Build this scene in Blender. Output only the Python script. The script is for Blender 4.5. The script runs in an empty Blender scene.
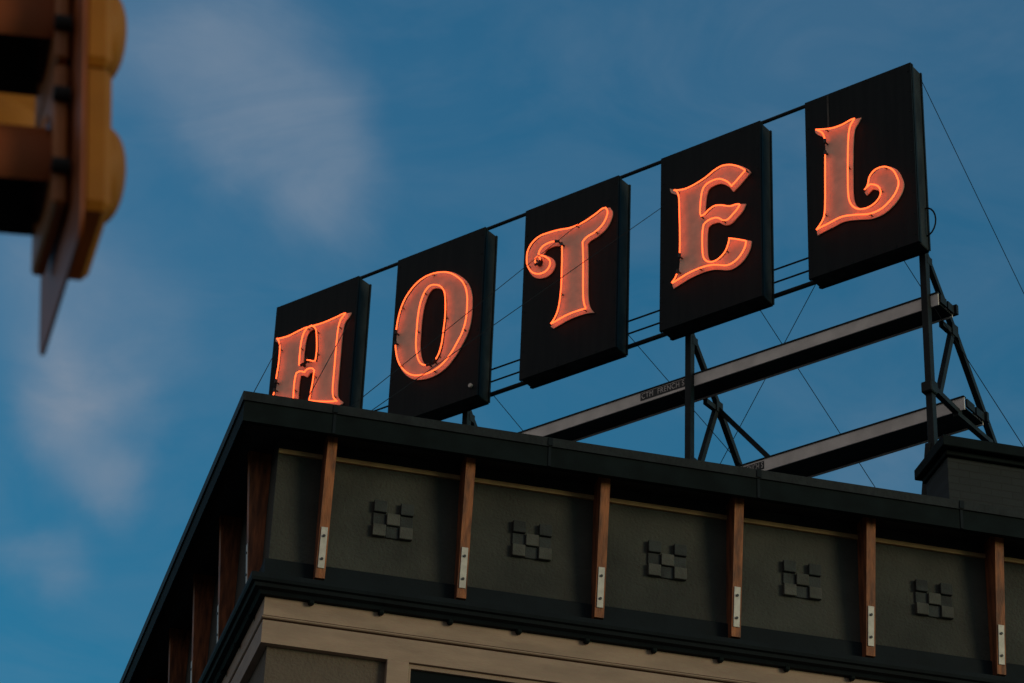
import bpy, bmesh, math, random
from mathutils import Vector, Matrix, noise
random.seed(4)
SUN_E = 1.1
TINT_LO = (.17,.98,1.20,1)
TINT_HI = (.32,1.10,1.34,1)
CLOUD = (1.95,2.55,3.4,1)
FILL_DECK = (2.6,2.35,2.25,1)
NEON = 3.1
BLOBS = [((.0531,.7914,.6090),.05,.34), ((.0734,.7990,.5968),.048,.34), ((.0917,.8055,.5854),.042,.32), ((.1068,.8133,.5719),.036,.34), ((.1202,.8211,.5580),.03,.26),
      ((-.0009,.8089,.5879),.06,.30), ((.0260,.8538,.5199),.06,.32), ((.0367,.8673,.4964),.030,.38), ((.0463,.8750,.4818),.034,.55), ((.0574,.8823,.4672),.022,.44),
      ((.0345,.8961,.4424),.02,.34), ((.2726,.7400,.6148),.10,.12), ((.3255,.8144,.4804),.04,.22)]
R = math.radians
S = bpy.context.scene
COL = S.collection

# ------------------------------------------------------------------ camera
F_PX, PITCH, ROLL, YAW = 2779.55, R(31.32988), R(2.42687), R(90-12.60749)
def cam_axes():
    F = Vector((math.cos(YAW)*math.cos(PITCH), math.sin(YAW)*math.cos(PITCH), math.sin(PITCH)))
    r = Vector((math.sin(YAW), -math.cos(YAW), 0)); u = r.cross(F)
    c, s = math.cos(ROLL), math.sin(ROLL)
    return c*r+s*u, -s*r+c*u, F
rr, uu, ff = cam_axes()
cd = bpy.data.cameras.new('camera'); cam = bpy.data.objects.new('camera', cd); COL.objects.link(cam)
M3 = Matrix((rr, uu, -ff)).transposed()
cam.matrix_world = Matrix.Translation((0, 0, 1.6)) @ M3.to_4x4()
cd.sensor_width = 36; cd.lens = F_PX/1024*36; cd.clip_start = .1; cd.clip_end = 3000
cd.dof.use_dof = True; cd.dof.focus_distance = 24.5; cd.dof.aperture_fstop = 4.2
S.camera = cam
S.view_settings.view_transform = 'Standard'; S.view_settings.look = 'None'
S.view_settings.exposure = 0; S.view_settings.gamma = 1

# ------------------------------------------------------------------ sun (low, warm, hazy dusk light from the right of the street)
SUN_EL, SUN_AZ = R(9), R(-44)
sd = bpy.data.lights.new('sun', 'SUN'); sd.energy = SUN_E; sd.color = (1, .78, .52); sd.angle = R(20)
sun = bpy.data.objects.new('sun', sd); COL.objects.link(sun)
dl = Vector((math.cos(SUN_AZ)*math.cos(SUN_EL), math.sin(SUN_AZ)*math.cos(SUN_EL), math.sin(SUN_EL)))
sun.rotation_euler = dl.to_track_quat('Z', 'Y').to_euler(); sun.location = (20, -20, 20)

# ------------------------------------------------------------------ sky
W = bpy.data.worlds.new('World'); S.world = W; W.use_nodes = True
nt = W.node_tree; N = nt.nodes; Lk = nt.links; N.clear()
def nd(t, **k):
    n = N.new(t)
    for a, b in k.items(): setattr(n, a, b)
    return n
out = nd('ShaderNodeOutputWorld'); bg = nd('ShaderNodeBackground'); Lk.new(bg.outputs[0], out.inputs[0])
bg.inputs[1].default_value = .1
sky = nd('ShaderNodeTexSky', sky_type='NISHITA'); sky.sun_disc = False
sky.sun_elevation = SUN_EL; sky.sun_rotation = math.pi/2 - SUN_AZ
sky.air_density = 1.2; sky.dust_density = .6; sky.ozone_density = 2.5
def mixc(mode, fac, a, b):
    m = nd('ShaderNodeMix', data_type='RGBA', blend_type=mode)
    for i, v in ((0, fac), (6, a), (7, b)):
        if hasattr(v, 'is_output'): Lk.new(v, m.inputs[i])
        else: m.inputs[i].default_value = v
    return m.outputs[2]
def mth(op, a, b=None, c=None):
    m = nd('ShaderNodeMath', operation=op)
    for i, v in enumerate((a, b, c)):
        if v is None: continue
        if hasattr(v, 'is_output'): Lk.new(v, m.inputs[i])
        else: m.inputs[i].default_value = v
    return m.outputs[0]
tc = nd('ShaderNodeTexCoord'); D = tc.outputs['Generated']
sz = nd('ShaderNodeSeparateXYZ'); Lk.new(D, sz.inputs[0])
zr = nd('ShaderNodeMapRange'); Lk.new(sz.outputs['Z'], zr.inputs[0]); zr.inputs[1].default_value = .42; zr.inputs[2].default_value = .60
tint = mixc('MIX', zr.outputs[0], TINT_LO, TINT_HI)
base = mixc('MULTIPLY', 1.0, sky.outputs[0], tint)
# irregular cloud edges: the look-up direction is disturbed by noise
nw = nd('ShaderNodeTexNoise'); nw.inputs['Scale'].default_value = 16; nw.inputs['Detail'].default_value = 5; Lk.new(D, nw.inputs[0])
vs_ = nd('ShaderNodeVectorMath', operation='SUBTRACT'); Lk.new(nw.outputs['Color'], vs_.inputs[0]); vs_.inputs[1].default_value = (.5,.5,.5)
vm_ = nd('ShaderNodeVectorMath', operation='SCALE'); Lk.new(vs_.outputs[0], vm_.inputs[0]); vm_.inputs['Scale'].default_value = .055
va_ = nd('ShaderNodeVectorMath', operation='ADD'); Lk.new(D, va_.inputs[0]); Lk.new(vm_.outputs[0], va_.inputs[1]); DW = va_.outputs[0]
# cloud veils: real directions in the sky, broken up by noise
nz = nd('ShaderNodeTexNoise'); nz.inputs['Scale'].default_value = 7; nz.inputs['Detail'].default_value = 5; nz.inputs['Roughness'].default_value = .55
nz.inputs['Distortion'].default_value = .4
mp = nd('ShaderNodeMapping'); mp.inputs['Scale'].default_value = (1, 1, 1.6); mp.inputs['Location'].default_value = (3.3, 1.2, .7)
Lk.new(D, mp.inputs[0]); Lk.new(mp.outputs[0], nz.inputs[0])
def blob(d, rad, amp):
    v = nd('ShaderNodeVectorMath', operation='DISTANCE'); Lk.new(DW, v.inputs[0]); v.inputs[1].default_value = Vector(d).normalized()
    m = nd('ShaderNodeMapRange', interpolation_type='SMOOTHSTEP'); Lk.new(v.outputs['Value'], m.inputs[0])
    m.inputs[1].default_value = 0; m.inputs[2].default_value = rad; m.inputs[3].default_value = amp; m.inputs[4].default_value = 0
    return m.outputs[0]
BL = BLOBS
acc = None
for b in BL:
    o = blob(*b); acc = o if acc is None else mth('ADD', acc, o)
nzr = nd('ShaderNodeMapRange'); Lk.new(nz.outputs['Fac'], nzr.inputs[0]); nzr.inputs[1].default_value = .3; nzr.inputs[2].default_value = .68
nz2 = nd('ShaderNodeTexNoise'); nz2.inputs['Scale'].default_value = 11; nz2.inputs['Detail'].default_value = 7; nz2.inputs['Roughness'].default_value = .6; nz2.inputs['Distortion'].default_value = .8
mp2 = nd('ShaderNodeMapping'); mp2.inputs['Scale'].default_value = (1, 1, 2.2); mp2.inputs['Rotation'].default_value = (.5, .5, .2); Lk.new(D, mp2.inputs[0]); Lk.new(mp2.outputs[0], nz2.inputs[0])
n2r = nd('ShaderNodeMapRange'); Lk.new(nz2.outputs['Fac'], n2r.inputs[0]); n2r.inputs[1].default_value = .42; n2r.inputs[2].default_value = .72
local = mth('MULTIPLY', acc, mth('ADD', mth('MULTIPLY', n2r.outputs[0], .35), .85))
gen = mth('ADD', mth('MULTIPLY', nzr.outputs[0], .10), mth('MULTIPLY', n2r.outputs[0], .13))
cf = mth('MINIMUM', mth('ADD', local, gen), .9)
c1 = mixc('MIX', cf, base, CLOUD)
# unseen sky behind and to the left: warm grey deck added as fill light
sx = nd('ShaderNodeSeparateXYZ'); Lk.new(D, sx.inputs[0])
bk = nd('ShaderNodeMapRange', interpolation_type='SMOOTHSTEP'); Lk.new(mth('ADD', mth('MULTIPLY', sx.outputs['Y'], .6), sx.outputs['X']), bk.inputs[0])
bk.inputs[1].default_value = .42; bk.inputs[2].default_value = -.6; bk.inputs[3].default_value = 0; bk.inputs[4].default_value = 1
c2 = mixc('MIX', mth('MULTIPLY', bk.outputs[0], mth('ADD', mth('MULTIPLY', nzr.outputs[0], .25), .75)), c1, FILL_DECK)
Lk.new(c2, bg.inputs[0])

# ------------------------------------------------------------------ materials
def mat(name, col, rough=.7, metal=0, var=0, scale=8, bump=0, bscale=60, col2=None, stretch=(1,1,1), emit=None, estr=0, coat=0, detail=4, spec=None):
    m = bpy.data.materials.new(name); m.use_nodes = True; t = m.node_tree; n = t.nodes; p = n['Principled BSDF']
    p.inputs['Base Color'].default_value = (*col, 1); p.inputs['Roughness'].default_value = rough; p.inputs['Metallic'].default_value = metal
    if coat: p.inputs['Coat Weight'].default_value = coat
    if spec is not None: p.inputs['Specular IOR Level'].default_value = spec
    g = n.new('ShaderNodeTexCoord'); mpn = n.new('ShaderNodeMapping'); mpn.inputs['Scale'].default_value = stretch; t.links.new(g.outputs['Object'], mpn.inputs[0])
    oi = n.new('ShaderNodeObjectInfo'); sc_ = n.new('ShaderNodeVectorMath'); sc_.operation = 'SCALE'; sc_.inputs[0].default_value = (37, 23, 51); t.links.new(oi.outputs['Random'], sc_.inputs['Scale']); t.links.new(sc_.outputs[0], mpn.inputs['Location'])
    if var or col2:
        a = n.new('ShaderNodeTexNoise'); a.inputs['Scale'].default_value = scale; a.inputs['Detail'].default_value = detail; t.links.new(mpn.outputs[0], a.inputs[0])
        r = n.new('ShaderNodeMapRange'); r.inputs[1].default_value = .35; r.inputs[2].default_value = .65; t.links.new(a.outputs[0], r.inputs[0])
        x = n.new('ShaderNodeMix'); x.data_type = 'RGBA'; t.links.new(r.outputs[0], x.inputs[0])
        x.inputs[6].default_value = (*[c*(1-var) for c in col], 1); x.inputs[7].default_value = (*(col2 or [c*(1+var) for c in col]), 1)
        t.links.new(x.outputs[2], p.inputs['Base Color'])
    if bump:
        b = n.new('ShaderNodeTexNoise'); b.inputs['Scale'].default_value = bscale; b.inputs['Detail'].default_value = 5; t.links.new(mpn.outputs[0], b.inputs[0])
        bm_ = n.new('ShaderNodeBump'); bm_.inputs['Strength'].default_value = bump; bm_.inputs['Distance'].default_value = .02
        t.links.new(b.outputs[0], bm_.inputs['Height']); t.links.new(bm_.outputs[0], p.inputs['Normal'])
    if emit:
        p.inputs['Emission Color'].default_value = (*emit, 1); p.inputs['Emission Strength'].default_value = estr
    return m

def brick_mat():
    m = mat('painted dark brick', (.07,.07,.065), .85, bump=0)
    t = m.node_tree; n = t.nodes; p = n['Principled BSDF']
    g = n.new('ShaderNodeTexCoord'); mpn = n.new('ShaderNodeMapping'); mpn.inputs['Rotation'].default_value = (R(90), 0, 0); t.links.new(g.outputs['Object'], mpn.inputs[0])
    b = n.new('ShaderNodeTexBrick'); b.inputs['Scale'].default_value = 1; b.inputs['Brick Width'].default_value = .21; b.inputs['Row Height'].default_value = .075
    b.inputs['Mortar Size'].default_value = .006; b.inputs['Color1'].default_value = (.014,.017,.018,1); b.inputs['Color2'].default_value = (.011,.013,.014,1); b.inputs['Mortar'].default_value = (.009,.010,.010,1)
    t.links.new(mpn.outputs[0], b.inputs[0]); t.links.new(b.outputs['Color'], p.inputs['Base Color'])
    bp = n.new('ShaderNodeBump'); bp.inputs['Strength'].default_value = .6; bp.inputs['Distance'].default_value = .01; bp.invert = True
    t.links.new(b.outputs['Fac'], bp.inputs['Height']); t.links.new(bp.outputs[0], p.inputs['Normal'])
    return m
MT = dict(
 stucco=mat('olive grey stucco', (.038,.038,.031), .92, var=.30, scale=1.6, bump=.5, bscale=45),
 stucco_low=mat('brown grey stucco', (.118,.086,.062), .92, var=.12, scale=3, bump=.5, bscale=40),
 slate=mat('dark slate trim paint', (.005,.0085,.011), .7, spec=.15, var=.2, scale=3, bump=.15, bscale=12),
 fascia=mat('black painted fascia', (.0042,.0078,.0082), .8, spec=.12, var=.3, scale=4, bump=.15, bscale=9),
 soffit=mat('black soffit board', (.012,.012,.012), .8, var=.2, scale=5),
 tan=mat('tan painted timber', (.325,.215,.148), .7, var=.12, scale=2.5, bump=.15, bscale=14, stretch=(1,1,4)),
 ochre=mat('ochre painted moulding', (.36,.215,.095), .7, var=.15, scale=6),
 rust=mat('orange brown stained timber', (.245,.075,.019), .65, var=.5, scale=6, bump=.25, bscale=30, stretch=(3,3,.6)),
 rust_shaded=mat('shaded orange brown timber', (.185,.055,.018), .75, var=.5, scale=6, bump=.25, bscale=30, stretch=(3,3,.6)),  # same timber in a darker tone: shade painted onto the bracket sides
 plate=mat('pale galvanised steel', (.55,.49,.42), .5, .2, var=.12, scale=18),
 bolt=mat('dark bolt steel', (.05,.05,.05), .5, .6),
 tile=mat('grey block', (.024,.027,.026), .85, var=.4, scale=5, bump=.3),
 tile_light=mat('light grey block', (.064,.062,.052), .85, var=.3, scale=5, bump=.3),
 glass=mat('dark window glass', (.006,.008,.008), .35, spec=.06),
 black=mat('black enamel sheet metal', (.0035,.0075,.0090), .6, spec=.14, col2=(.0075,.0115,.0125), scale=16, bump=.12, bscale=5, stretch=(1,1,.07)),
 edge=mat('weathered cabinet edge', (.016,.018,.018), .75, spec=.2, var=.5, scale=7, stretch=(1,1,.4)),
 steel=mat('dark painted steel', (.010,.013,.014), .6, spec=.2, var=.3, scale=9, bump=.2, bscale=30),
 beam=mat('weathered grey beam paint', (.78,.68,.62), .75, var=.12, scale=4, bump=.2, bscale=25),
 label=mat('black stencil plate', (.02,.02,.02), .6), letter=mat('stencil lettering', (.62,.54,.50), .7),
 wire=mat('dark wire', (.008,.009,.010), .8, spec=.1),
 face=mat('pale salmon letter enamel', (.86,.53,.37), .6, var=.08, scale=9),
 neon=mat('lit orange red neon tube', (.2,.05,.02), .3, emit=(1,.102,.022), estr=NEON),
 neon_hot=mat('lit bright neon tube', (.2,.05,.02), .3, emit=(1,.155,.035), estr=NEON*1.15),
 cap=mat('blacked out tube end', (.008,.008,.008), .5),
 asphalt=mat('asphalt', (.05,.05,.05), .9, var=.2, scale=3, bump=.4),
 pave=mat('concrete paving', (.25,.24,.22), .9, var=.1, scale=2, bump=.2),
 roof=mat('roofing felt', (.05,.05,.05), .95, var=.2, scale=3),
 sigy=mat('faded yellow signal paint', (.31,.105,.006), .6, spec=.25, var=.12, scale=5),
 sigr=mat('orange brown signal edge', (.36,.11,.018), .5, var=.2, scale=6),
 sigi=mat('dark brown visor lining', (.55,.13,.05), .7, var=.2, scale=4, spec=.2),
 sigo=mat('red brown visor paint', (.24,.055,.012), .6, var=.15, scale=4, spec=.2),
 sigb=mat('black signal lining', (.008,.008,.008), .7),
 sigplate=mat('brown signal backplate', (.30,.070,.012), .5, var=.2, scale=4),
 lens=mat('unlit signal lens', (.03,.01,.01), .15),
 brick=brick_mat(),
)

# ------------------------------------------------------------------ mesh helpers
class MB:
    def __init__(s): s.v = []; s.f = []; s.m = []
    def add(s, vs, fs, mi=0):
        k = len(s.v); s.v += [Vector(v) for v in vs]; s.f += [tuple(i+k for i in f) for f in fs]; s.m += [mi]*len(fs); return s
    def box(s, c, h, ax=None, mi=0):
        X, Y, Z = ax or (Vector((1,0,0)), Vector((0,1,0)), Vector((0,0,1))); c = Vector(c)
        vs = [c + X*(h[0]*a) + Y*(h[1]*b) + Z*(h[2]*d) for a in (-1,1) for b in (-1,1) for d in (-1,1)]
        return s.add(vs, [(0,1,3,2),(4,6,7,5),(0,4,5,1),(2,3,7,6),(0,2,6,4),(1,5,7,3)], mi)
    def tube(s, pts, r, n=8, mi=0, closed=False, cap=True):
        pts = [Vector(p) for p in pts]; L = len(pts); vs = []; up0 = None
        for i, p in enumerate(pts):
            a = pts[i-1] if (i > 0 or closed) else p; b = pts[(i+1) % L] if (i < L-1 or closed) else p
            t = (b-a).normalized()
            if up0 is None:
                up0 = Vector((0,0,1)) if abs(t.z) < .9 else Vector((1,0,0))
            up = (up0 - t*up0.dot(t))
            up = up.normalized() if up.length > 1e-4 else t.orthogonal().normalized()
            up0 = up; sd_ = t.cross(up)
            rad = r[i] if isinstance(r, (list, tuple)) else r
            vs += [p + up*(rad*math.cos(2*math.pi*k/n)) + sd_*(rad*math.sin(2*math.pi*k/n)) for k in range(n)]
        fs = []
        for i in range(L if closed else L-1):
            j = (i+1) % L
            for k in range(n): fs.append((i*n+k, j*n+k, j*n+(k+1)%n, i*n+(k+1)%n))
        if not closed and cap: fs.append(tuple(range(n))); fs.append(tuple((L-1)*n+k for k in range(n))[::-1])
        return s.add(vs, fs, mi)
    def bar(s, a, b, w, h, mi=0, ref=None):
        a, b = Vector(a), Vector(b); t = (b-a).normalized(); rf = Vector(ref) if ref else (Vector((0,0,1)) if abs(t.z) < .95 else SR)
        x = t.cross(rf).normalized(); y = x.cross(t)
        return s.box((a+b)/2, ((b-a).length/2, w/2, h/2), (t, x, y), mi)
def build(name, mb, m, parent=None, org=None, bevel=0, smooth=False):
    ms = m if isinstance(m, (list, tuple)) else [m]
    if org is None:
        org = sum(mb.v, Vector())/len(mb.v)
    org = Vector(org)
    me = bpy.data.meshes.new(name); me.from_pydata([v-org for v in mb.v], [], mb.f)
    for x in ms: me.materials.append(x)
    for i, p in enumerate(me.polygons): p.material_index = mb.m[i]
    bm = bmesh.new(); bm.from_mesh(me); bmesh.ops.recalc_face_normals(bm, faces=bm.faces)
    if bevel:
        bmesh.ops.bevel(bm, geom=[e for e in bm.edges if e.is_manifold and e.calc_face_angle(0) > .6], offset=bevel, segments=1, affect='EDGES', clamp_overlap=True)
    bm.to_mesh(me); bm.free()
    if smooth:
        for p in me.polygons: p.use_smooth = True
    o = bpy.data.objects.new(name, me); COL.objects.link(o)
    place(o, org, parent); return o
WP = {}
def place(o, org, parent):
    WP[o.name] = Vector(org)
    if parent: o.parent = parent; o.location = Vector(org) - WP[parent.name]
    else: o.location = org
def tag(o, label, cat, group=None, kind=None):
    if label: o['label'] = label
    if cat: o['category'] = cat
    if group: o['group'] = group
    if kind: o['kind'] = kind
    return o
def thing(name, loc, label, cat, group=None):
    o = bpy.data.objects.new(name, None); COL.objects.link(o); o.empty_display_size = .2
    place(o, loc, None); return tag(o, label, cat, group)
# ------------------------------------------------------------------ ground
g = build('ground', MB().add([(-400,-400,0),(400,-400,0),(400,400,0),(-400,400,0)], [(0,1,2,3)]), MT['asphalt'], org=(0,0,0)); g['kind'] = 'structure'
p_ = build('pavement', MB().box((6,17.8,.07), (16,2.3,.07)), MT['pave'], org=(6,17.8,0)); p_['kind'] = 'structure'

# ------------------------------------------------------------------ the hotel building
K = Vector((2.56, 20.13, 0)); YD = Vector((-.04412278, .99902612, 0)); NL = Vector((-YD.y, YD.x, 0))
XE, YE = 14.0, 17.0
def corner(o): t = (-o - NL.y*o)/YD.y; return K + YD*t + NL*o
def sweep(prof):
    mb = MB(); n = len(prof); vs = []
    for sec in range(3):
        for o, z in prof:
            p = Vector((XE, K.y-o, 0)) if sec == 0 else corner(o) if sec == 1 else K + YD*YE + NL*o
            vs.append((p.x, p.y, z))
    fs = [(a*n+i, (a+1)*n+i, (a+1)*n+(i+1)%n, a*n+(i+1)%n) for a in (0,1) for i in range(n)]
    fs += [tuple(range(n)), tuple(2*n+i for i in range(n))[::-1]]
    return mb.add(vs, fs)
B = thing('hotel_building', K, 'corner building with deep black eaves on orange brown brackets, olive stucco band and tan frieze', 'building')
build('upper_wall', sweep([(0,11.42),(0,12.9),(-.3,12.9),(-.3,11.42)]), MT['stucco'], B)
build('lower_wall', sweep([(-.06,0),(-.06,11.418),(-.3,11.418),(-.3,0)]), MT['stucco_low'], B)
build('fascia', sweep([(.38,12.765),(.38,12.99),(.33,12.99),(.33,12.765)]), MT['fascia'], B)
build('drip_edge', sweep([(.395,12.95),(.40,13.03),(.30,13.035),(.30,12.992),(.383,12.992),(.383,12.95)]), MT['steel'], B)
build('soffit', sweep([(.328,12.86),(.328,12.90),(.003,12.90),(.003,12.86)]), MT['soffit'], B)
build('soffit_moulding', MB().box(((K.x+XE)/2,K.y-.014,12.733),((XE-K.x)/2,.012,.020)), MT['ochre'], B)
build('trim_board', sweep([(.002,11.57),(.035,11.57),(.035,11.725),(.002,11.745)]), MT['slate'], B)
build('cornice_ledge', sweep([(.001,11.402),(.045,11.402),(.065,11.43),(.105,11.44),(.115,11.47),(.14,11.475),(.15,11.50),(.15,11.54),(.04,11.568),(.001,11.568)]), MT['slate'], B)
build('frieze', sweep([(-.058,10.998),(.003,10.998),(.003,11.196),(-.058,11.196)]), MT['tan'], B)
build('frieze', sweep([(-.058,11.240),(.003,11.240),(.003,11.40),(-.058,11.40)]), MT['tan'], B)
build('frieze_moulding', sweep([(-.058,11.213),(.006,11.213),(.014,11.220),(.014,11.229),(.002,11.232),(-.058,11.232)]), MT['tan'], B)
# roof deck (behind the eave)
c0 = corner(.29); rp = [c0, Vector((XE, K.y-.29, 0)), Vector((XE, K.y+YE, 0)), K+YD*YE+NL*.29]
build('roof', MB().add([(p.x,p.y,z) for z in (12.905, 12.985) for p in rp], [(0,1,2,3),(4,5,6,7),(0,1,5,4),(1,2,6,5),(2,3,7,6),(3,0,4,7)]), MT['roof'], B)
for i in range(6):
    x = 2.95 + 1.83*i
    build('flashing_lap', MB().box((x, K.y-.3835, 12.875), (.012,.003,.108)).box((x, K.y-.402, 12.992), (.02,.003,.036)), MT['slate'], B)
# small blocks under the ledge
for i in range(19):
    x = 2.93 + .575*i
    build('dentil', MB().box((x, K.y-.030, 11.388), (.024,.026,.022)), MT['fascia'], B, bevel=.012)
for i in range(12):
    c = K + YD*(.4+.575*i) + NL*.034
    build('dentil', MB().box((c.x,c.y,11.388), (.026,.024,.022), (NL,YD,Vector((0,0,1)))), MT['fascia'], B, bevel=.012)
# leaning brackets: modelled once at the wall, then copied
def bracket_meshes():
    t = .040; f = MB()
    # profile (outward, z): back on the wall, front leaning outward
    pr = [(.002,11.57),(.128,11.57),(.245,12.77),(.262,12.858),(.002,12.858)]
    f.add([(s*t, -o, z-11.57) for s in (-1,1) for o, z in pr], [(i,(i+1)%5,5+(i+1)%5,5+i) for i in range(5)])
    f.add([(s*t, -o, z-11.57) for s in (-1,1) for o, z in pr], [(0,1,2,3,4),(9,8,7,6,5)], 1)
    pl = MB(); lean = math.atan2(.117, 1.2); up = Vector((0,-math.sin(lean),math.cos(lean))); fr = Vector((0,-math.cos(lean),-math.sin(lean)))
    c = Vector((0,-.128,0)) + up*.262 + fr*.005
    pl.box(c, (.027,.004,.178), (Vector((1,0,0)), fr, up))
    bo = MB()
    for s in (-.10,.10):
        b = c + up*s
        bo.tube([b, b+fr*.014], .012, 8, mi=0)
    return f, pl, bo
f, pl, bo = bracket_meshes()
proto = build('bracket', f, [MT['rust'], MT['rust_shaded']], B, org=(0,0,0))
pplate = build('metal_plate', pl, MT['plate'], proto, org=(0,0,0), bevel=.0015)
for v in (proto, pplate): pass
bme = pplate.data
# bolts are part of the plate mesh
bmm = bmesh.new(); bmm.from_mesh(bme); k0 = len(bmm.faces)
vs = [bmm.verts.new(v) for v in bo.v]
for fc in bo.f: bmm.faces.new([vs[i] for i in fc]).material_index = 1
bmesh.ops.recalc_face_normals(bmm, faces=bmm.faces); bmm.to_mesh(bme); bmm.free(); bme.materials.append(MT['bolt'])
FX = [2.97, 4.142, 5.306, 6.483, 7.665, 8.836, 10.01, 11.18]
LB = [.33, 1.55, 2.77, 3.99, 5.21]
spots = [(Vector((x, K.y, 11.57)), 0) for x in FX] + [(K + YD*b + Vector((0,0,11.57)), R(-87.47)) for b in LB]
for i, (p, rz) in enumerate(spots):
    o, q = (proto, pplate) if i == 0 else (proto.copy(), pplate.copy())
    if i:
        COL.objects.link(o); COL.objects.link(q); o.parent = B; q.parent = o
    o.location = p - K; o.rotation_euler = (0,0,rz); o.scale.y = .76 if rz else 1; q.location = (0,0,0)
def thing_part(name, loc, parent):
    o = bpy.data.objects.new(name, None); COL.objects.link(o); o.empty_display_size = .1; place(o, loc, parent); return o
# chequered block ornaments between the brackets
def ornament(x):
    z0 = 12.24; s = .108
    o = thing_part('block_ornament', (x, K.y, z0), B)
    for i in range(3):
        for j in range(3):
            up = (i+j) % 2 == 0
            if i == 1 and j == 2: continue
            d = .040 if up else .016
            m = MT['tile_light'] if up and (j == 0 or i == 1) else MT['tile']
            build('block', MB().box((x+(i-1)*.113, K.y-.001-d/2, z0+(j-1)*.11), (.055,d/2,.053)), m, o, bevel=.004)
for x in (3.556, 4.74, 5.915, 7.11, 8.30, 9.46, 10.6): ornament(x)
# pilasters and windows below the frieze
for x in (3.585, 5.34, 7.09, 8.84, 10.59, 12.34):
    build('pilaster', MB().box((x+.09, K.y+.03, 9.998), (.09,.040,.998)), MT['tan'], B, bevel=.004)
for x0, x1 in ((3.772,5.335),(7.275,8.835),(10.775,12.335)):
    cx = (x0+x1)/2; hw = (x1-x0)/2; fr = MB(); w = .016; y = K.y+.040
    fr.box((x0+w/2,y,10.0),(w/2,.02,.96)); fr.box((x1-w/2,y,10.0),(w/2,.02,.96)); fr.box((cx,y,10.975),(hw,.018,.018)); fr.box((cx,y,9.0),(hw,.02,.04)); fr.box((cx,y,10.0),(hw-w,.018,.02))
    wi = build('window', fr, MT['tan'], B)
    build('pane', MB().box((cx,K.y+.052,9.97),(hw-w,.005,.985)), MT['glass'], wi)

# ------------------------------------------------------------------ masonry pier on the roof
P = thing('masonry_pier', (9.6,21.6,12.985), 'dark brick pier with a flat cap on the roof at right below the sign', 'pier')
build('pier_body', MB().box((10.21,21.47,13.68), (1.26,.27,.695)), MT['brick'], P)
build('pier_cap', MB().box((10.21,21.44,14.43), (1.35,.37,.055)).box((10.21,21.46,14.35),(1.29,.31,.024)), MT['fascia'], P, bevel=.006)

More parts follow.
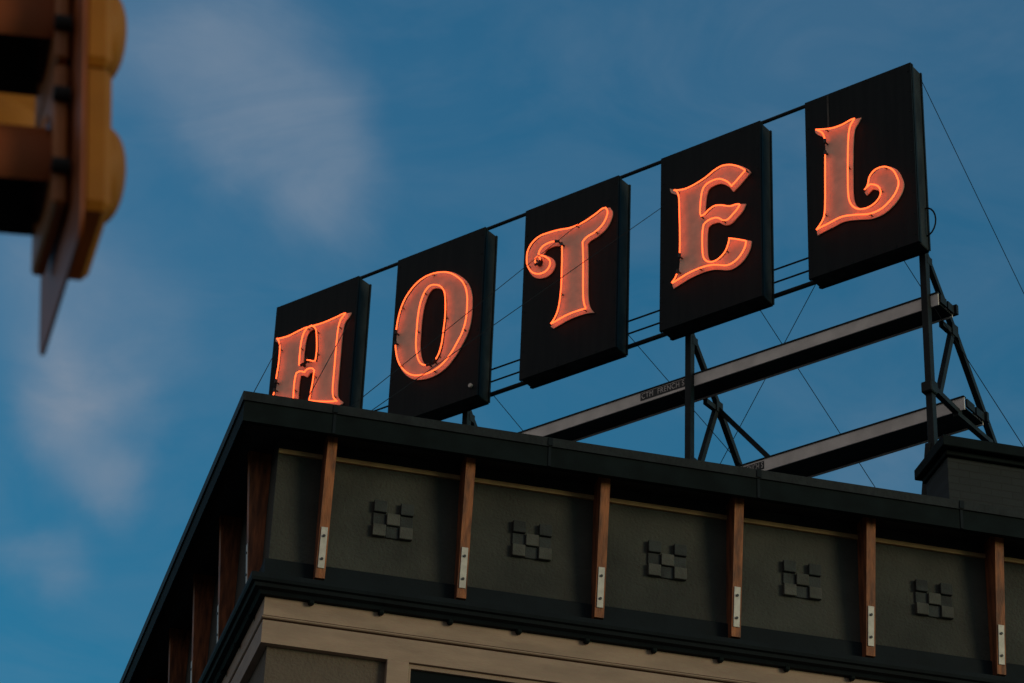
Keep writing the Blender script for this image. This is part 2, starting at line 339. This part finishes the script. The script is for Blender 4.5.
# ------------------------------------------------------------------ the roof sign: local frame u (right along the sign), w (away), z
SP = Vector((8.194,22.781,0)); SR = Vector((.63466443,-.77278785,0)); SM = Vector((.77278785,.63466443,0)); ZZ = Vector((0,0,1)); AX = (SR, SM, ZZ)
def U(u, w, z): return SP + SR*u + SM*w + ZZ*z
LETTERS = {'H': [[(0.042, 1.775), (0.16, 1.742), (0.302, 1.728), (0.427, 1.742), (0.544, 1.754), (0.615, 1.748), (0.767, 1.733), (0.892, 1.73), (1.04, 1.738), (1.151, 1.749), (1.231, 1.735), (1.194, 1.681), (1.142, 1.627), (1.119, 1.524), (1.113, 1.392), (1.111, 1.216), (1.11, 1.062), (1.109, 0.91), (1.108, 0.758), (1.118, 0.646), (1.148, 0.582), (1.217, 0.515), (1.175, 0.498), (1.027, 0.53), (0.85, 0.591), (0.691, 0.656), (0.709, 0.777), (0.727, 0.924), (0.736, 1.064), (0.704, 1.086), (0.654, 1.091), (0.613, 1.049), (0.562, 1.088), (0.508, 1.106), (0.496, 0.999), (0.497, 0.867), (0.505, 0.733), (0.361, 0.779), (0.086, 0.883), (0.118, 0.944), (0.134, 1.072), (0.141, 1.203), (0.152, 1.333), (0.154, 1.489), (0.144, 1.605), (0.11, 1.689), (0.054, 1.73)], [(0.657, 1.707), (0.584, 1.682), (0.543, 1.584), (0.53, 1.409), (0.533, 1.23), (0.565, 1.231), (0.623, 1.278), (0.688, 1.25), (0.754, 1.213), (0.76, 1.333), (0.745, 1.494), (0.719, 1.637)]], 'O': [[(0.771, 1.799), (0.886, 1.742), (1.017, 1.626), (1.106, 1.504), (1.155, 1.358), (1.169, 1.2), (1.161, 0.999), (1.116, 0.837), (1.042, 0.711), (0.954, 0.59), (0.825, 0.483), (0.664, 0.435), (0.499, 0.444), (0.357, 0.497), (0.239, 0.599), (0.152, 0.729), (0.102, 0.872), (0.076, 1.034), (0.077, 1.214), (0.098, 1.388), (0.148, 1.553), (0.232, 1.681), (0.352, 1.783), (0.489, 1.831), (0.63, 1.833)], [(0.629, 1.625), (0.715, 1.576), (0.777, 1.477), (0.8, 1.327), (0.806, 1.146), (0.794, 0.972), (0.778, 0.8), (0.737, 0.662), (0.667, 0.597), (0.585, 0.599), (0.513, 0.648), (0.464, 0.752), (0.434, 0.915), (0.433, 1.094), (0.437, 1.272), (0.459, 1.445), (0.507, 1.572), (0.564, 1.629)]], 'T': [[(1.191, 1.832), (1.227, 1.76), (1.216, 1.672), (1.156, 1.575), (1.051, 1.509), (0.945, 1.483), (0.897, 1.456), (0.91, 1.273), (0.916, 1.063), (0.921, 0.855), (0.931, 0.698), (0.96, 0.591), (1.012, 0.517), (0.93, 0.538), (0.81, 0.548), (0.677, 0.543), (0.558, 0.52), (0.465, 0.5), (0.423, 0.54), (0.483, 0.597), (0.525, 0.684), (0.548, 0.805), (0.561, 0.981), (0.561, 1.164), (0.559, 1.373), (0.548, 1.535), (0.495, 1.576), (0.412, 1.593), (0.331, 1.58), (0.286, 1.535), (0.37, 1.478), (0.438, 1.409), (0.457, 1.331), (0.424, 1.259), (0.352, 1.219), (0.248, 1.23), (0.149, 1.297), (0.081, 1.413), (0.065, 1.525), (0.08, 1.639), (0.146, 1.735), (0.254, 1.789), (0.392, 1.792), (0.543, 1.776), (0.694, 1.747), (0.856, 1.753), (1.017, 1.799), (1.118, 1.84)], [(0.246, 1.494), (0.277, 1.467), (0.284, 1.425), (0.264, 1.393), (0.236, 1.397), (0.215, 1.431), (0.216, 1.476)]], 'E': [[(0.13, 1.781), (0.236, 1.721), (0.361, 1.687), (0.485, 1.696), (0.623, 1.732), (0.733, 1.782), (0.842, 1.804), (0.951, 1.781), (1.059, 1.719), (1.153, 1.633), (1.179, 1.589), (1.111, 1.538), (1.03, 1.473), (0.954, 1.425), (0.895, 1.516), (0.8, 1.589), (0.705, 1.597), (0.637, 1.568), (0.609, 1.481), (0.596, 1.348), (0.593, 1.244), (0.664, 1.295), (0.745, 1.319), (0.84, 1.297), (0.948, 1.243), (1.028, 1.235), (1.114, 1.208), (1.068, 1.13), (1.0, 1.073), (0.92, 1.022), (0.839, 1.038), (0.772, 1.096), (0.691, 1.107), (0.636, 1.086), (0.623, 0.982), (0.623, 0.819), (0.636, 0.692), (0.69, 0.627), (0.77, 0.617), (0.851, 0.668), (0.891, 0.748), (0.913, 0.848), (1.038, 0.788), (1.178, 0.71), (1.156, 0.611), (1.089, 0.515), (0.996, 0.456), (0.89, 0.448), (0.73, 0.511), (0.596, 0.532), (0.434, 0.522), (0.298, 0.49), (0.189, 0.461), (0.175, 0.519), (0.23, 0.581), (0.264, 0.704), (0.274, 0.918), (0.273, 1.138), (0.266, 1.361), (0.259, 1.558), (0.231, 1.653), (0.153, 1.716)]], 'L': [[(0.132, 1.826), (0.235, 1.79), (0.368, 1.752), (0.488, 1.747), (0.597, 1.767), (0.692, 1.759), (0.655, 1.706), (0.609, 1.635), (0.588, 1.491), (0.576, 1.269), (0.569, 1.047), (0.567, 0.824), (0.591, 0.697), (0.661, 0.617), (0.758, 0.595), (0.841, 0.622), (0.887, 0.685), (0.867, 0.759), (0.801, 0.809), (0.722, 0.76), (0.7, 0.803), (0.739, 0.852), (0.761, 0.936), (0.808, 0.999), (0.879, 1.031), (0.984, 1.02), (1.085, 0.941), (1.138, 0.827), (1.157, 0.722), (1.118, 0.615), (1.034, 0.525), (0.916, 0.46), (0.776, 0.451), (0.615, 0.499), (0.452, 0.536), (0.309, 0.515), (0.19, 0.498), (0.13, 0.483), (0.12, 0.536), (0.181, 0.599), (0.219, 0.684), (0.232, 0.902), (0.238, 1.149), (0.245, 1.399), (0.249, 1.575), (0.226, 1.686), (0.162, 1.75), (0.131, 1.796)]]}

def smooth_loop(pts, closed=True, corner_deg=52, sub=4):
    P_ = [Vector(p) for p in pts]; n = len(P_); res = []
    def is_c(i):
        a = (P_[i]-P_[i-1]); b = (P_[(i+1)%n]-P_[i])
        return a.angle(b) > R(corner_deg)
    cn = [is_c(i) for i in range(n)]
    for i in range(n):
        p0, p1, p2, p3 = P_[i-1], P_[i], P_[(i+1)%n], P_[(i+2)%n]
        if cn[i]: p0 = p1 - (p2-p1)*.6
        if cn[(i+1)%n]: p3 = p2 + (p2-p1)*.6
        for k in range(sub):
            t = k/sub
            q = .5*((2*p1)+(-p0+p2)*t+(2*p0-5*p1+4*p2-p3)*t*t+(-p0+3*p1-3*p2+p3)*t**3)
            res.append(q)
    return res
def inset(loop, d):
    n = len(loop); area = sum(loop[i].x*loop[(i+1)%n].y-loop[(i+1)%n].x*loop[i].y for i in range(n))
    s = 1 if area > 0 else -1; o = []
    for i in range(n):
        t = (loop[(i+1)%n]-loop[i-1])
        if t.length < 1e-6: t = loop[(i+1)%n]-loop[i]
        t.normalize(); o.append(loop[i] + Vector((-t.y, t.x))*(s*d))
    # drop samples that fold back closer to the outline than the inset distance
    keep = [q for q in o if min((q-l).length for l in loop) > abs(d)*.80]
    return keep if len(keep) > 8 else o
def letter_plate(name, loops, u0, z0, parent, w=-.014):
    cu = bpy.data.curves.new('tmp', 'CURVE'); cu.dimensions = '2D'; cu.fill_mode = 'BOTH'; cu.extrude = .006
    for L in loops:
        sp = cu.splines.new('POLY'); sp.points.add(len(L)-1); sp.use_cyclic_u = True
        for i, q in enumerate(L): sp.points[i].co = (q.x, q.y, 0, 1)
    ob = bpy.data.objects.new('tmp', cu); COL.objects.link(ob); bpy.context.view_layer.update()
    me = ob.evaluated_get(bpy.context.evaluated_depsgraph_get()).to_mesh()
    mb = MB(); mb.add([U(u0+v.co.x, w-v.co.z, z0+v.co.y) for v in me.vertices], [tuple(p.vertices) for p in me.polygons])
    ob.to_mesh_clear(); bpy.data.objects.remove(ob); bpy.data.curves.remove(cu)
    return build(name, mb, MT['face'], parent)
PAN = [('H',-7.47),('O',-5.585),('T',-3.715),('E',-1.855),('L',0.0)]
Z0 = 17.12; PWD, PH = 1.29, 2.24
WORD = {'H':'leftmost, half hidden by the roof edge', 'O':'second from the left beside the H', 'T':'middle one with a curled left arm',
        'E':'fourth from the left before the L', 'L':'rightmost and nearest, with a curled foot'}
LAB = {'H':'black sign panel with glowing orange neon letter H, its foot hidden by the roof edge',
       'O':'black sign panel with glowing orange neon letter O',
       'T':'black sign panel with glowing orange neon letter T with a curled left arm',
       'E':'black sign panel with glowing orange neon letter E',
       'L':'black sign panel with glowing orange neon letter L with a curled foot, rightmost and nearest'}
for ch, u0 in PAN:
    T = thing('neon_sign', U(u0+PWD/2, .09, Z0), LAB[ch], 'sign', 'letter panels of the roof sign')
    uc = u0+PWD/2; zc = Z0+PH/2
    build('cabinet', MB().box(U(uc,.123,zc), (PWD/2-.006,.110,PH/2-.004), AX), MT['edge'], T, bevel=.008)
    rv = MB().box(U(uc,.005,zc), (PWD/2,.008,PH/2), AX)
    for k in range(9):
        for s in (-1,1): rv.box(U(uc+s*(PWD/2-.035),-.0045,Z0+.1+k*.255),(.007,.0025,.007),AX,1)
    for k in range(1,5):
        for zz in (.03,PH-.03): rv.box(U(u0+PWD*k/5,-.0045,Z0+zz),(.007,.0025,.007),AX,1)
    build('front_sheet', rv, [MT['black'], MT['edge']], T)
    # folded lips round the cabinet
    lip = MB()
    for s in (-1,1):
        lip.box(U(uc+s*(PWD/2-.0),.218,zc),(.006,.012,PH/2-.006),AX)
        lip.box(U(uc+s*(PWD/2-.0),.03,zc),(.006,.014,PH/2-.004),AX)
    lip.box(U(uc,.218,Z0+.002),(PWD/2-.013,.014,.006),AX)
    build('folded_lip', lip, MT['black'], T)
    if ch == 'L': build('seam_strip', MB().box(U(u0+.285,-.006,Z0+2.0),(.010,.0025,.22),AX), MT['tile_light'], T)
    if ch == 'O': build('end_knob', MB().tube([U(u0+1.2,-.004,Z0+.14),U(u0+1.2,-.03,Z0+.14)],.025,10), MT['plate'], T)
    loops = [smooth_loop(L) for L in LETTERS[ch]]
    letter_plate('letter_face', loops, u0, Z0, T)
    for li, L in enumerate(loops):
        L2 = inset(L, .030) if li == 0 else inset(L, -.018)
        if ch == 'T' and li == 1: L2 = L
        n = len(L2)
        # cut the outer tube where its blacked-out ends meet
        gap = max(2, n//70)
        start = {'H':int(n*.86),'O':int(n*.69),'T':int(n*.50),'E':int(n*.90),'L':int(n*.93)}[ch] if li == 0 else int(n*.45)
        ring = [L2[(start+gap+i) % n] for i in range(n-gap)]
        pts = [U(u0+q.x, -.074, Z0+q.y) for q in ring]
        tb = build('neon_tube', MB().tube(pts, .0080, 8), MT['neon'], T, smooth=True)
        for a, b in ((pts[0], pts[1]), (pts[-1], pts[-2])):
            build('electrode', MB().tube([a-(b-a).normalized()*.015, a+(b-a).normalized()*.035], .0165, 8).tube([a, a+SM*.060], .010, 6), MT['cap'], tb)
        st = max(6, n//6)
        for i in range(st//2, n-gap, st):
            q = pts[i]
            build('tube_support', MB().tube([q+SM*.006, q+SM*.060], .007, 6).tube([q+SM*.002, q+SM*.012], .014, 8), MT['cap'], tb)

# supporting steelwork
FR = thing('steel_scaffold', U(-3,.5,12.985), 'dark steel posts and stays with two grey beams carrying the roof sign', 'scaffold')
ZR = 12.985
POSTS = [1.19, -1.65, -4.65, -7.55]
for u in POSTS:
    zb = ZR
    build('post', MB().box(U(u,.275,(zb+19.2)/2),(.036,.04,(19.2-zb)/2),AX), MT['steel'], FR, bevel=.004)
    # back stay, strut to the node, bearers under each beam
    build('back_stay', MB().bar(U(u,.30,17.16),U(u,.81,16.545),.055,.055).bar(U(u,.80,16.555),U(u,3.55,ZR),.06,.06), MT['steel'], FR)
    build('strut', MB().bar(U(u,.79,16.50),U(u,.44,15.58),.055,.055), MT['steel'], FR)
    build('bearer', MB().bar(U(u,.57,16.475),U(u,.90,16.475),.05,.06).bar(U(u,.82,16.50),U(u,.90,16.42),.07,.05), MT['steel'], FR)
    build('bearer', MB().bar(U(u,.78,15.53),U(u,1.5,15.53),.06,.05), MT['steel'], FR)
    if u < 1: build('long_brace', MB().bar(U(u,.81,16.50),U(u+.60,.87,15.745),.055,.055), MT['steel'], FR)
    build('knee_brace', MB().bar(U(u,.29,15.60),U(u,.86,15.56),.06,.055), MT['steel'], FR)
    for gw, gz, ga, gb in ((.80,16.50,.06,.07),(.31,15.60,.05,.06),(.325,17.08,.05,.05)): build('gusset_plate', MB().box(U(u+.036,gw,gz),(.004,ga,gb),AX), MT['steel'], FR, bevel=.003)
    if u > 0:
        build('foot_brace', MB().bar(U(1.159,.25,14.943),U(.92,.25,ZR),.055,.055), MT['steel'], FR)
        build('clamp', MB().box(U(u,.25,15.56),(.06,.06,.06),AX), MT['steel'], FR, bevel=.01)
        build('foot_plate', MB().box(U(u,.255,ZR+.008),(.09,.09,.007),AX), MT['steel'], FR)
def channel(name, u0, u1, w0, w1, zb, zt):
    mb = MB(); uc, hu = (u0+u1)/2, (u1-u0)/2
    mb.box(U(uc, w0+.006, (zb+zt)/2), (hu,.006,(zt-zb)/2), AX)
    mb.box(U(uc, w1-.006, (zb+zt)/2), (hu,.006,(zt-zb)/2), AX)
    mb.box(U(uc, (w0+w1)/2, zb+.025), (hu,(w1-w0)/2-.012,.006), AX, 1)
    mb.box(U(uc, w0+.012, zt+.007), (hu+.004,.026,.006), AX, 1)
    mb.box(U(uc, w1-.012, zt+.007), (hu+.004,.026,.006), AX, 1)
    return build(name, mb, [MT['beam'], MT['steel']], FR)
b1 = channel('beam', -8.6, 1.31, .305, .60, 16.52, 16.655)
b2 = channel('beam', -8.6, 1.27, .82, 1.21, 15.575, 15.715)
for bb, u1, w0, w1, zb, zt in ((b1,1.31,.305,.60,16.52,16.655),(b2,1.27,.82,1.21,15.575,15.715)):
    mb = MB()
    for k in (.25,.75): mb.box(U(u1+.012, w0+(w1-w0)*k, (zb+zt)/2+.01), (.012,(w1-w0)*.2,.045), AX)
    mb.box(U(u1+.014, w1+.015, (zb+zt)/2+.02),(.035,.02,.055),AX)
    build('end_clip', mb, MT['steel'], bb)
def stencil(body, uL, w, zc, h, parent, wid):
    cu = bpy.data.curves.new('tmp', 'FONT'); cu.body = body; cu.size = h*1.25; cu.align_x = 'LEFT'; cu.align_y = 'CENTER'; cu.extrude = .001; cu.space_character = 1.1
    ob = bpy.data.objects.new('tmp', cu); COL.objects.link(ob); bpy.context.view_layer.update()
    me = ob.evaluated_get(bpy.context.evaluated_depsgraph_get()).to_mesh()
    xs = [v.co.x for v in me.vertices]; k = (wid*.94)/(max(xs)-min(xs))
    mb = MB().box(U(uL+wid/2, w-.002, zc), (wid/2,.0015,h*.62), AX)
    mb.add([U(uL+wid*.03+(v.co.x-min(xs))*k, w-.0052-v.co.z, zc+v.co.y) for v in me.vertices], [tuple(p.vertices) for p in me.polygons], 1)
    ob.to_mesh_clear(); bpy.data.objects.remove(ob); bpy.data.curves.remove(cu)
    build('stencil_plate', mb, [MT['label'], MT['letter']], parent)
stencil('CTM  FRENCH S', -2.30, .305, 16.597, .075, b1, .58)
stencil('CTM FRENCH S', -1.50, .82, 15.648, .075, b2, .42)
# long rods along the sign
def rod(name, a, b, r, n=8): return build(name, MB().tube([a,b], r, n), MT['steel'], FR)
rod('tie_rod', U(-7.45,.09,19.395), U(1.2,.09,19.395), .021)
rod('tie_rod', U(-7.6,.262,17.255), U(1.2,.262,17.255), .026)
rod('conduit', U(-7.6,.245,17.41), U(1.2,.245,17.41), .011, 6)
rod('conduit', U(-7.6,.245,17.57), U(1.2,.245,17.57), .011, 6)
# crossed wires behind the panels
X = [((-1.65,.31,18.84),(.96,2.1,12.99)), ((1.19,.31,19.2),(-4.75,1.95,12.99)), ((-4.65,.31,17.73),(-1.9,.31,14.0)), ((-2.55,.31,17.55),(-.9,.31,15.2)), ((.6,.33,17.9),(2.9,.33,13.0))]
for a, b in X: build('cross_wire', MB().tube([U(*a),U(*b)], .0042, 5), MT['wire'], FR)
build('cable_loop', MB().tube([U(1.28,.18,17.62)+SR*(.115*math.sin(t*math.pi/10))*1.0 + ZZ*(-.17+.17*math.cos(t*math.pi/10)) for t in range(11)], .009, 6), MT['wire'], FR, smooth=True)

# guy wires: each one thing
def guy(pts, lab, r=.0038, sag=0):
    a, b = Vector(pts[0]), Vector(pts[-1]); n = 12 if sag else 1
    P_ = [a.lerp(b, i/n) - ZZ*(sag*4*(i/n)*(1-i/n)) for i in range(n+1)]
    tag(build('guy_wire', MB().tube(P_, r, 6), MT['wire'], org=a), lab, 'wire', 'guy wires of the roof sign')
guy([(2.26,19.76,13.03), U(-7.56,.22,19.02)], 'thin guy wire from the roof corner up to the left edge of the H panel')
guy([(2.70,19.76,13.03), U(-6.24,-.01,18.79)], 'thin guy wire crossing the right stem of the letter H')
guy([(3.06,19.76,13.03), U(-2.54,-.012,19.07)], 'thin guy wire crossing the upper O and the top of the letter T')
guy([(3.24,19.76,13.03), U(-1.87,.08,18.78)], 'thin guy wire crossing the stem of the letter T')
guy([U(1.30,.17,19.27), (13.6,24.5,13.0)], 'long thin guy wire from the top of the L panel down to the far right', sag=-.02)

# ------------------------------------------------------------------ traffic signal hung over the street, close to the camera
pd = Vector((math.cos(R(93)), math.sin(R(93)), 0)); fr_ = Vector((-pd.y, pd.x, 0)); NB = Vector((.15,5.25,4.985)); SC = 5.34
def signal(org_base, pdv, frv, label, plate=True):
    T = thing('traffic_signal', org_base, label, 'traffic light', 'traffic signals hung over the street')
    tl = R(6.0); piv = org_base + ZZ*.35; ux = (ZZ*math.cos(tl)+frv*math.sin(tl)); fx = (frv*math.cos(tl)-ZZ*math.sin(tl))
    A = (pdv, fx, ux); hw = .175; H = .405
    def Q(a, f, z): return piv + pdv*a + fx*f + ux*(z-.35)
    base = .15
    if plate:
        # rounded backplate outline
        mb = MB(); W2, z0, z1, rc = .31, 0, base+3*H+.16, .06; loop = []
        for cx, cz, a0 in ((W2-rc, z0+rc, -90),(W2-rc, z1-rc, 0),(-W2+rc, z1-rc, 90),(-W2+rc, z0+rc, 180)):
            for k in range(7): a = R(a0+15*k); loop.append((cx+rc*math.cos(a), cz+rc*math.sin(a)))
        n = len(loop); mb.add([Q(x, f, z) for f in (-.004,.004) for x, z in loop], [tuple(range(n)), tuple(range(n,2*n))[::-1]]+[(i,(i+1)%n,n+(i+1)%n,n+i) for i in range(n)])
        build('backplate', mb, MT['sigplate'], T)
    for i in range(3):
        zc = base+H/2+i*H
        hb = MB().box(Q(0,-.051,zc),(hw,.038,H/2-.003),A)
        hs = build('housing', hb, MT['sigy'], T, bevel=.018)
        dm = MB(); rings = 10; seg = 28
        vs = []; fs = []
        for r_ in range(rings+1):
            a = math.pi/2*r_/rings; rad = .120*math.cos(a)**.8 if a < 1.57 else .001; dep = .088+.058*math.sin(a)
            for s_ in range(seg): b = 2*math.pi*s_/seg; vs.append(Q(rad*math.cos(b), -dep, zc+rad*math.sin(b)))
        for r_ in range(rings):
            for s_ in range(seg): fs.append((r_*seg+s_, r_*seg+(s_+1)%seg, (r_+1)*seg+(s_+1)%seg, (r_+1)*seg+s_))
        build('rear_dome', dm.add(vs, fs), MT['sigy'], hs, smooth=True)
        dr = build('door', MB().box(Q(0,.030,zc),(hw-.006,.017,H/2-.008),A), MT['sigr'], T, bevel=.008)
        for s_ in (-.1,.1): build('latch', MB().tube([Q(-hw-.004,.012,zc+s_),Q(-hw-.004,.052,zc+s_)],.019,8), MT['sigb'], dr)
        vs = [Q(.13*math.cos(2*math.pi*k/24), .052, zc+.13*math.sin(2*math.pi*k/24)) for k in range(24)]+[Q(0,.068,zc)]
        build('lens', MB().add(vs, [(k,(k+1)%24,24) for k in range(24)]), MT['lens'], dr, smooth=True)
        # cutaway visor, open underneath, black inside
        vm = MB(); a0, a1, ns = R(-22), R(206), 30; r1 = .142
        for rad, mi in ((r1,0),(r1-.005,1)):
            vs = []
            for k in range(ns+1):
                a = a0+(a1-a0)*k/ns; ln = .30 if plate else .12
                for f in (.045, .045+ln): vs.append(Q(rad*math.cos(a), f, zc-.05+rad*math.sin(a)-(f-.045)*.02))
            vm.add(vs, [(2*k,2*k+1,2*k+3,2*k+2) for k in range(ns)], mi)
        build('visor', vm, [MT['sigo'], MT['sigb']], T)
    build('hanger', MB().tube([Q(0,-.05,base+3*H-.02),Q(0,-.05,base+3*H+.75)],.024,10).box(Q(0,-.05,base+3*H+.75),(.05,.05,.07),A), MT['sigb'], T)
    return T
signal(NB + pd*.31, pd, fr_, 'yellow traffic signal seen from the side at the top left, with backplate and rear domes')
S2 = NB + pd*.97 + fr_*.135; S2.z = 5.44
signal(S2, -fr_, pd, 'second yellow traffic signal behind the nearer one, seen between its visors', plate=False)
tag(build('span_cable', MB().tube([(-14,6.2,7.6),(-4,5.8,7.25),(-.09,5.56,7.13),(6,5.4,7.30),(16,5.0,7.8)], .012, 8), MT['wire']), 'dark cable strung over the street above the traffic signal', 'cable')
